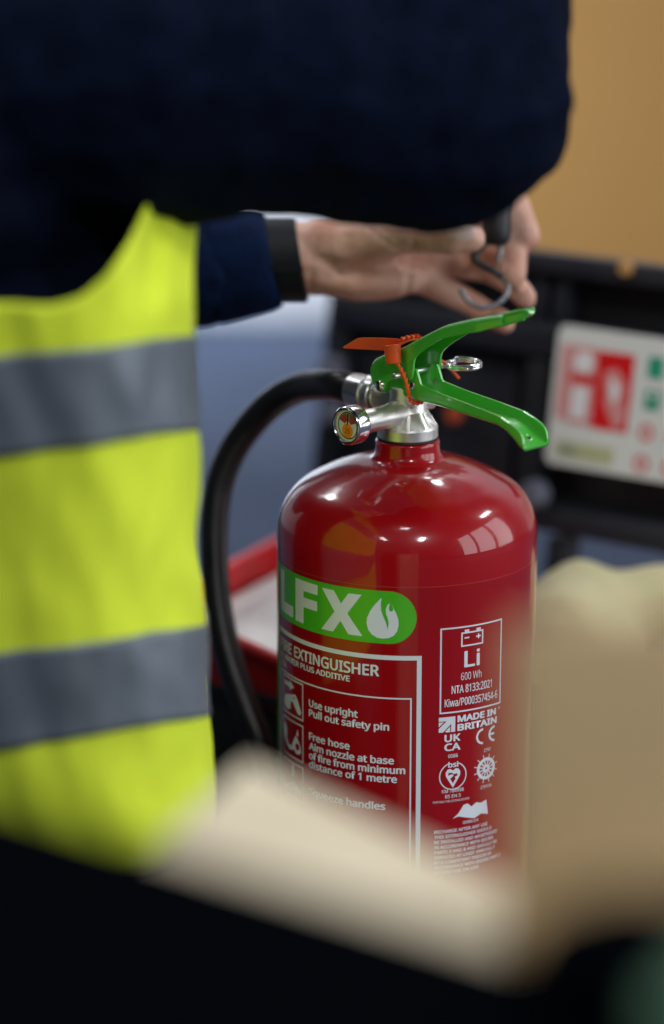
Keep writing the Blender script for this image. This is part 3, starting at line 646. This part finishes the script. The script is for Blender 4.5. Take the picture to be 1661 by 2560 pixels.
# vest: plan curve round the trunk, open at the front
plan = [(-640, 1.86), (-660, 1.78), (-620, 1.69), (-500, 1.60), (-330, 1.538), (-150, 1.497), (0, 1.474), (120, 1.466), (230, 1.467), (330, 1.476), (405, 1.493), (452, 1.512), (474, 1.535), (482, 1.560), (480, 1.590), (468, 1.640), (440, 1.70)]
pc = smooth_path([(P(a, 1200, b).x, P(a, 1200, b).y, a) for a, b in plan], 6)
pc = [(p[0], p[1]) for p in pc]
def vest_sheet(z0f, z1f, rows, off, m, name, parent, c0=0, c1=None, thick=.0016):
    c1 = len(pc) if c1 is None else c1; V = []; Fc = []; cols = list(range(c0, c1))
    for j in cols:
        a, b = pc[max(j-1, 0)], pc[min(j+1, len(pc)-1)]
        n = Vector((b[1]-a[1], -(b[0]-a[0]), 0)).normalized()
        for i in range(rows+1):
            z = z0f(j)+(z1f(j)-z0f(j))*i/rows
            fl_ = .10*max(0, .47-z)                               # flares to the hem
            x, y = pc[j]
            wv = .0075*noise.noise(Vector((x*17, y*17, z*5)))+.0040*noise.noise(Vector((x*38+z*14, y*38, z*13)))+.0013*noise.noise(Vector((x*90, y*90, z*40)))
            fr = max(0, (x+.19)/.07); fr = min(fr, 1)
            p = Vector((x, y, z))+n*(wv+off+fl_*.28)+Vector((fl_*.55*fr, 0, 0))
            q_ = pxs[j] if j <= jfront else pxs[jfront]
            k_ = min(1, max(0, (q_-300)/80))*min(1, max(0, (z-.598)/.045)); p.y += .085*k_*k_*(3-2*k_)   # upper front panel leans back under the sleeve
            V.append(p)
    for j in range(len(cols)-1):
        for i in range(rows): Fc.append((j*(rows+1)+i, (j+1)*(rows+1)+i, (j+1)*(rows+1)+i+1, j*(rows+1)+i+1))
    o = obj(name, (V, Fc), m, PER, True, 0)
    md = o.modifiers.new('t', 'SOLIDIFY'); md.thickness = thick; md.offset = -1
    if parent is not PER: o.parent = parent
    return o
pxs = [830.5+(x-CAM.x)*FPX/((Vector((x, y, .55))-CAM).dot(FW)) for x, y in pc]
def zat(py, j):
    x, y = pc[j]                                                  # height on this column seen at image row py
    lo, hi = -1., 2.
    for _ in range(40):
        mid = (lo+hi)/2; q = Vector((x, y, mid))-CAM; r = 1280-FPX*q.dot(UP)/q.dot(FW)
        if r > py: lo = mid
        else: hi = mid
    return lo
jm = min(range(len(pc)), key=lambda j: abs(pxs[j]-240) if j < len(pc)*.9 else 9e9)
HEM = zat(2180, jm)
hole = [(-9e9, 420), (-520, 430), (-420, 640), (-250, 740), (0, 762), (140, 764), (215, 740), (275, 690), (330, 615), (372, 545), (390, 505), (410, 440), (9e9, 440)]
jfront = max(range(len(pc)), key=lambda j: pxs[j])
def top(j):
    if j > jfront: return zat(440, j)
    if j < 20: return zat(430, j)
    return zat(interp(hole, pxs[j]), j)
VEST = vest_sheet(lambda j: HEM, top, 60, 0, M['hivis'], 'safety_vest', PER)
def band(y0, y1):
    # the tape rises a little towards the front edge
    def f(j):
        k = min(j, jfront); x = max(-330, min(482, pxs[k])); z = zat(y0+(y1-y0)*x/480, k)
        return z if j <= jfront else z+.0006*(j-jfront)
    return f
for lo_, hi_ in ((band(1142, 1073), band(893, 839)), (band(1870, 1787), band(1630, 1562))):
    vest_sheet(lo_, hi_, 14, .0016, M['strip'], 'reflective_strip', VEST, thick=.0010)

# hook scale held in the hand
SCA = thing('hook_scale', 'black hand scale with curved steel hook gripped between thumb and fingers', 'scale', tuple(P(1240, 760, 1.85)))
hc = P(1242, 575, 1.851); hx = (P(1236, 300, 1.851)-hc).normalized()
obj('grip', lathe(mm([(0, -9.6), (5.5, -9.6), (7.5, -8.4), (8.8, -5.5), (9.4, 0), (9.8, 8), (9.8, 60), (9, 66), (0, 66)]), o=hc, ax=hx, n=36), M['blackplastic'], SCA)
obj('hook_link', tube(smooth_path([tuple(P(*p)) for p in ((1224, 596, 1.850), (1203, 617, 1.848), (1188, 634, 1.847), (1190, 652, 1.847), (1208, 665, 1.848), (1236, 678, 1.850), (1252, 690, 1.853))], 8), .0023, 12), M['blackmetal'], SCA)
obj('hook_link', tube(smooth_path([tuple(P(*p)) for p in ((1236, 604, 1.850), (1248, 614, 1.849), (1252, 628, 1.848), (1244, 654, 1.848))], 8), .0016, 12), M['hook'], SCA)
obj('hook', tube(smooth_path([tuple(P(*p)) for p in ((1250, 688, 1.853), (1268, 706, 1.852), (1270, 728, 1.851), (1258, 750, 1.850), (1234, 764, 1.849), (1206, 768, 1.848), (1180, 760, 1.847), (1162, 742, 1.847), (1152, 722, 1.847))], 8), .0017, 12), M['hook'], SCA)

# ------------------------------------------------------------------ behind: black stand with sign, ochre board
PHI = math.radians(36); KL = .17
su = Vector((math.cos(PHI), -math.sin(PHI), 0)); sv = Vector((KL*math.sin(PHI), KL*math.cos(PHI), 1)).normalized(); sn = su.cross(sv).normalized()
if sn.y > 0: sn = -sn                                   # towards the lens
SO = P(1330, 900, 2.09)
def Q(px, py, off=0.):
    r = FW + Vector((1, 0, 0))*((px-830.5)/FPX) + UP*((1280-py)/FPX); o = SO+sn*off
    p = CAM + r*((o-CAM).dot(sn)/r.dot(sn)); q = p-o; return q.dot(su), q.dot(sv)
def SP(u, v, off): return SO+su*u+sv*v+sn*off
STA = thing('equipment_stand', 'black plastic folding stand of rails and panels behind the extinguisher', 'stand', tuple(Vector((SO.x, SO.y, 0))))
def bar(name, pxl, pxr, vt, vb, off, th, m, bev=.003):
    """vt, vb: (px, py) points that set the top and bottom"""
    u0, u1 = Q(pxl, vt[1], off)[0], Q(pxr, vt[1], off)[0]; v1, v0 = Q(*vt, off)[1], Q(*vb, off)[1]
    if u1-u0 < 0: u0, u1 = u1, u0
    return obj_bm(name, box_bm(SP(u0, v0, off-th), su*(u1-u0), sv*(v1-v0), sn*th, bev), m, STA)
FP, BP = M['frameplastic'], M['blackplastic']
bar('back_panel', 830, 1850, (1323, 640), (1400, 1310), -.018, .006, BP)
bar('top_rail', 812, 1850, (1323, 622), (1323, 682), .016, .030, FP, .006)
bar('middle_rail', 815, 1850, (1323, 797), (1323, 890), .010, .022, FP, .006)
bar('bottom_rail', 815, 1850, (1400, 1268), (1400, 1338), .010, .024, FP, .006)
for a, b in ((812, 868), (1060, 1100), (1322, 1372), (1388, 1424)):
    bar('upright', a, b, (1323, 684), (1323, 795), .006, .018, FP if a > 1000 else BP)
for a, b in ((812, 868), (1315, 1372)):
    bar('upright', a, b, (1323, 892), (1390, 1264), .006, .018, BP)
for a, b in ((880, 1045), (1110, 1300)):
    bar('infill_panel', a, b, (1323, 905), (1390, 1245), -.006, .008, FP)
for a, b in ((815, 870), (1386, 1436)):
    u0, u1 = Q(a, 1340)[0], Q(b, 1340)[0]; v1 = Q(1400, 1339)[1]; p0 = SP(u0, v1, 0); dn = -p0.z/sv.z
    obj_bm('leg', box_bm(SP(u0, v1+dn+.003, -.012), su*(u1-u0), sv*(-dn-.003), sn*.022, .003), BP, STA)
def disc(name, px, py, off, r, m, th=.004):
    u, v = Q(px, py, off); return obj(name, lathe([(0, 0), (r, 0), (r, th*.6), (r*.8, th), (0, th)], o=SP(u, v, off), ax=sn, n=28), m, STA)
disc('bolt_cap', 1567, 672, .0165, .0055, M['ochre'])
disc('reflector', 1140, 1036, .0025, .0068, M['reflector'])
disc('knob', 838, 925, .0065, .0105, M['bolt'], .012)
disc('knob', 842, 1030, .0065, .0095, M['bolt'], .012)
disc('knob', 1345, 1235, .0065, .0105, M['bolt'], .012)
# sign
SG = thing('safety_sign', 'white fire safety sign with red and green symbols fixed to the black stand', 'sign', tuple(SP(*Q(1400, 1170, .02), .02)))
so = .016
u0 = Q(1404, 815, so)[0]; u1 = u0+.21; vT = Q(1412, 812, so)[1]; vB = Q(1378, 1158, so)[1]
def rrect(u0, v0, u1, v1, r, n=6):
    out = []
    for (cu_, cv, a) in ((u1-r, v1-r, 0), (u0+r, v1-r, 90), (u0+r, v0+r, 180), (u1-r, v0+r, 270)):
        for k in range(n+1):
            t = math.radians(a+90*k/n); out.append((cu_+r*math.cos(t), cv+r*math.sin(t)))
    return out
SGB = obj_bm('board', prism_bm([SP(a, b, so) for a, b in rrect(u0, vB, u1, vT, .006)], sn*.003, .0004, 1), M['sign'], SG)
def sgn(name, pts, m, lvl=1):
    """pts in sign fractions (x from left in mm, y from top in mm)"""
    bm = shape_bm([[(a, b) for a, b in lp] for lp in pts])
    for v in bm.verts: v.co = SP(u0+v.co.x*.001, vT-v.co.y*.001, so+.0031+.0003*lvl)
    return obj_bm(name, bm, m, SGB, False, 0)
H_ = (vT-vB)*1000
def c2(x, y, r, n=20): return [(x+r*math.cos(2*math.pi*k/n), y+r*math.sin(2*math.pi*k/n)) for k in range(n)]
sgn('red_panel', [rect(34, 14, 64, 69)], M['sign_red'])
sgn('pink_panel', [rect(5, 13, 13, 66)], M['sign_pink'])
sgn('red_symbol', [rect(14, 13, 33.5, 68)], M['sign_pink'])
sgn('red_symbol', [rect(14, 33, 33.5, 39)], M['sign_red'], 2)
sgn('extinguisher_symbol', [[(19, 41), (28, 41), (30, 44), (30, 64), (17, 64), (17, 44)]], M['paper'], 3)
sgn('extinguisher_symbol', [c2(24, 24, 8)], M['paper'], 3)
sgn('flame_symbol', [[(42, 28), (50, 25), (56, 30), (60, 38), (58, 46), (62, 54), (60, 64), (54, 68), (48, 58), (43, 50), (44, 43), (41, 35)]], M['sign_pink'], 2)
sgn('flame_symbol', [[(47, 32), (54, 36), (55, 44), (51, 50), (47, 42)]], M['paper'], 3)
for x in (81, 104, 127, 150):
    sgn('green_symbol', [rect(x-6, 13, x+6, 28)], M['sign_green'])
    sgn('green_symbol', [rect(x-6, 36, x+6, 50)], M['sign_green'])
    sgn('green_mark', [c2(x, 40, 2.6)], M['sign'], 2)
    sgn('warning_symbol', [c2(x-2, 66, 6), c2(x-2, 66, 3.6)[::-1]], M['sign_red'])
    sgn('warning_symbol', [c2(x-3, 88, 6), c2(x-3, 88, 3.6)[::-1]], M['sign_red'])
sgn('yellow_bar', [rect(8, 81, 55, 93)], M['sign_yellow'])
sgn('grey_mark', [rect(12, 84, 24, 90)], M['sign_grey'], 2)
# ochre board far right
ob = G(1160, 900, 0); bx0 = P(1110, 600, 4.24); bx1 = P(2500, 600, 4.24)
BRD = obj_bm('ochre_board', box_bm((bx0.x, bx0.y, .003), (bx1.x-bx0.x, 0, 0), (0, .03, 0), (0, 0, 1.2), .003), M['ochre'])
tag(BRD, 'plain ochre yellow board standing against the wall behind the black stand', 'board')

# ------------------------------------------------------------------ behind left: black crate with red tray
cz = P(560, 1705, 1.97).z
cr0 = P(600, 1705, 1.93); CRA = thing('storage_crate', 'black plastic crate under the red tray, beside the hose', 'crate', (cr0.x, cr0.y+.12, 0))
ca = math.radians(40); cu1 = Vector((math.cos(ca), -math.sin(ca), 0)); cu2 = Vector((math.sin(ca), math.cos(ca), 0))
CL = G(300, 1660, cz)
LX, LY = .30, .22
for nm, o_, e1, e2 in (('side_wall', CL, cu1*LX, cu2*.008), ('side_wall', CL+cu2*(LY-.008), cu1*LX, cu2*.008), ('end_wall', CL+cu2*.0082, cu2*(LY-.0164), cu1*.008), ('end_wall', CL+cu1*(LX-.008)+cu2*.0082, cu2*(LY-.0164), cu1*.008)):
    obj_bm(nm, box_bm(Vector((o_.x, o_.y, .004)), e1, e2, (0, 0, cz-.004), .002), M['blackplastic'], CRA)
obj_bm('lid', box_bm(Vector((CL.x, CL.y, cz+.0005))-cu1*.006-cu2*.006, cu1*(LX+.012), cu2*(LY+.012), (0, 0, .010), .003), M['frameplastic'], CRA)
for k in range(4): obj_bm('rib', box_bm(Vector((CL.x, CL.y, .01))+cu1*(.05+.065*k)-cu2*.006, cu1*.012, cu2*.0055, (0, 0, cz-.02), .002), M['frameplastic'], CRA)
# tray leaning on the crate
TL_, TF, TB = P(392, 1515, 1.955), P(780, 1690, 1.885), P(760, 1290, 2.105)
t1 = (TF-TL_); t2 = (TB-TL_); t1n = t1.normalized(); t2 = t2-t1n*t2.dot(t1n)*.6; tn = t1.cross(t2).normalized(); 
if tn.z < 0: tn = -tn
TRA = thing('red_tray', 'red open plastic tray holding white paper items, left of the extinguisher', 'tray', tuple(TL_))
dp = .035; wl = .10
def quad_wall(name, a, b, inward, th=.004):
    return obj_bm(name, box_bm(a-tn*dp, b-a, inward.normalized()*th, tn*dp, .001), M['redplastic'], TRA)
quad_wall('front_wall', TL_, TL_+t1, t2); quad_wall('back_wall', TL_+t2, TL_+t2+t1, -t2); quad_wall('end_wall', TL_, TL_+t2, t1); quad_wall('end_wall', TL_+t1, TL_+t1+t2, -t1)
obj_bm('tray_floor', box_bm(TL_-tn*dp, t1, t2, -tn*.003, .0005), M['redplastic'], TRA)
def rimbar(a, b):
    return obj('rim', tube([a, b], .0045, 12), M['redplastic'], TRA)
for a, b in ((TL_, TL_+t1), (TL_+t2, TL_+t1+t2), (TL_, TL_+t2), (TL_+t1, TL_+t1+t2)): rimbar(a, b)
pa = TL_+t1*.06+t2*.06-tn*(dp-.001)
PAP = obj_bm('paper_stack', box_bm(pa, t1*.80, t2*.70, tn*.016, .001), M['paper']); tag(PAP, 'stack of white paper lying in the red tray', 'paper')
ro = TL_+t1*.62+t2*.60-tn*(dp-.040)
ROL = obj('paper_roll', lathe([(.006, 0), (.024, 0), (.025, .002), (.025, .055), (.024, .057), (.006, .057)], o=ro-t1n*.03, ax=t1n+tn*.2, n=32, closed=True), M['paper']); tag(ROL, 'white paper roll in the red tray against the extinguisher', 'paper roll')

# pale yellow cloth sack
sk0 = P(1560, 1700, 2.0)
SK = [(P(1440, 1460, 1.985), .019, P(1425, 1640, 1.975), .055), (P(1440, 1460, 1.985), .019, P(1500, 1560, 1.985), .040), (P(1545, 1512, 1.985), .026, P(1760, 1530, 1.985), .033), (P(1390, 1530, 1.985), .016, P(1400, 1700, 1.975), .05)]
sx, sy = sk0.x, sk0.y
SK += [('e', (sx, sy, .125), (.10, .07, .125)), ('e', (sx, sy, .08), (.12, .085, .08))]
SAC = blob('cloth_sack', SK, M['cloth'], None, .005, 8, fold(22, .006)); tag(SAC, 'pale yellow crumpled cloth sack to the right of the extinguisher', 'sack')
mz = min(v.co.z for v in SAC.data.vertices); SAC.location.z = -mz+.001 if mz < .001 else 0

# ------------------------------------------------------------------ foreground, far out of focus
bz = .490
cnr = [G(620, 1900, bz), G(1285, 2215, bz), G(1990, 2330, bz), G(1750, 2760, bz), G(200, 2290, bz)]
CBX = thing('cardboard_box', 'blurred cardboard box, top coloured as lit cream, one raised flap as shaded tan, in front of the extinguisher', 'cardboard box', (cnr[1].x, cnr[1].y, 0))
obj_bm('carton', prism_bm([(p.x, p.y, .004) for p in cnr], (0, 0, bz-.010), .002), M['cream'], CBX)
obj_bm('top_flap', prism_bm([(p.x, p.y, bz-.0055) for p in cnr], (0, 0, .0055), .001), M['cream'], CBX)
f0, f1 = G(1262, 2400, bz), G(1980, 2360, bz); ft = P(1262, 1500, (f0-CAM).dot(FW)).z
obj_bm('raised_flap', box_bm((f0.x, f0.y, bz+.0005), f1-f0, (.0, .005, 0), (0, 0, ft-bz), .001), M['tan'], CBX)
kz = .545
kc_ = [G(-700, 1900, kz), G(0, 2062, kz), G(430, 2165, kz), G(900, 2315, kz), G(1300, 2460, kz), G(2000, 2720, kz)]
ka = G(-500, 1838, kz); kb = G(2300, 2650, kz)
ke = (kb-ka); kn = Vector((ke.y, -ke.x, 0)).normalized()
if kn.y > 0: kn = -kn
CAS = thing('equipment_case', 'black equipment case nearest the lens, a dark blur across the bottom', 'case', (ka.x, ka.y, 0))
k0 = Vector((ka.x, ka.y, 0))
obj_bm('case_body', box_bm(k0+Vector((0, 0, .004))+kn*.004, ke, kn*.30, (0, 0, kz-.034), .008, 3), M['case'], CAS)
obj_bm('case_lid', box_bm(k0+Vector((0, 0, kz-.0295)), ke, kn*.308, (0, 0, .0295), .008, 3), M['case'], CAS)
pq = G(1600, 2560, kz)
POU = blob('added_dark_pouch', [('e', (pq.x, pq.y, kz+.018), (.036, .026, .0185)), ('e', (pq.x+.05, pq.y+.01, kz+.021), (.040, .030, .0215))], M['case'], None, .003, 4, lambda co, n: .0015*noise.noise(co*60)); tag(POU, 'black pouch added on the black case to darken the bottom right', 'pouch')  # added dark mass that makes the lower right fade to black
pz = min(v.co.z for v in POU.data.vertices); POU.location.z = kz-pz+.0005
gc = G(1815, 2690, kz)
CAN = obj('green_canister', lathe([(0, .001), (.018, .001), (.020, .004), (.020, .020), (.016, .025), (.010, .027), (.010, .033), (0, .034)], o=(gc.x, gc.y, kz), n=32), M['can']); tag(CAN, 'small dull green canister on the black case, at the bottom right', 'canister')
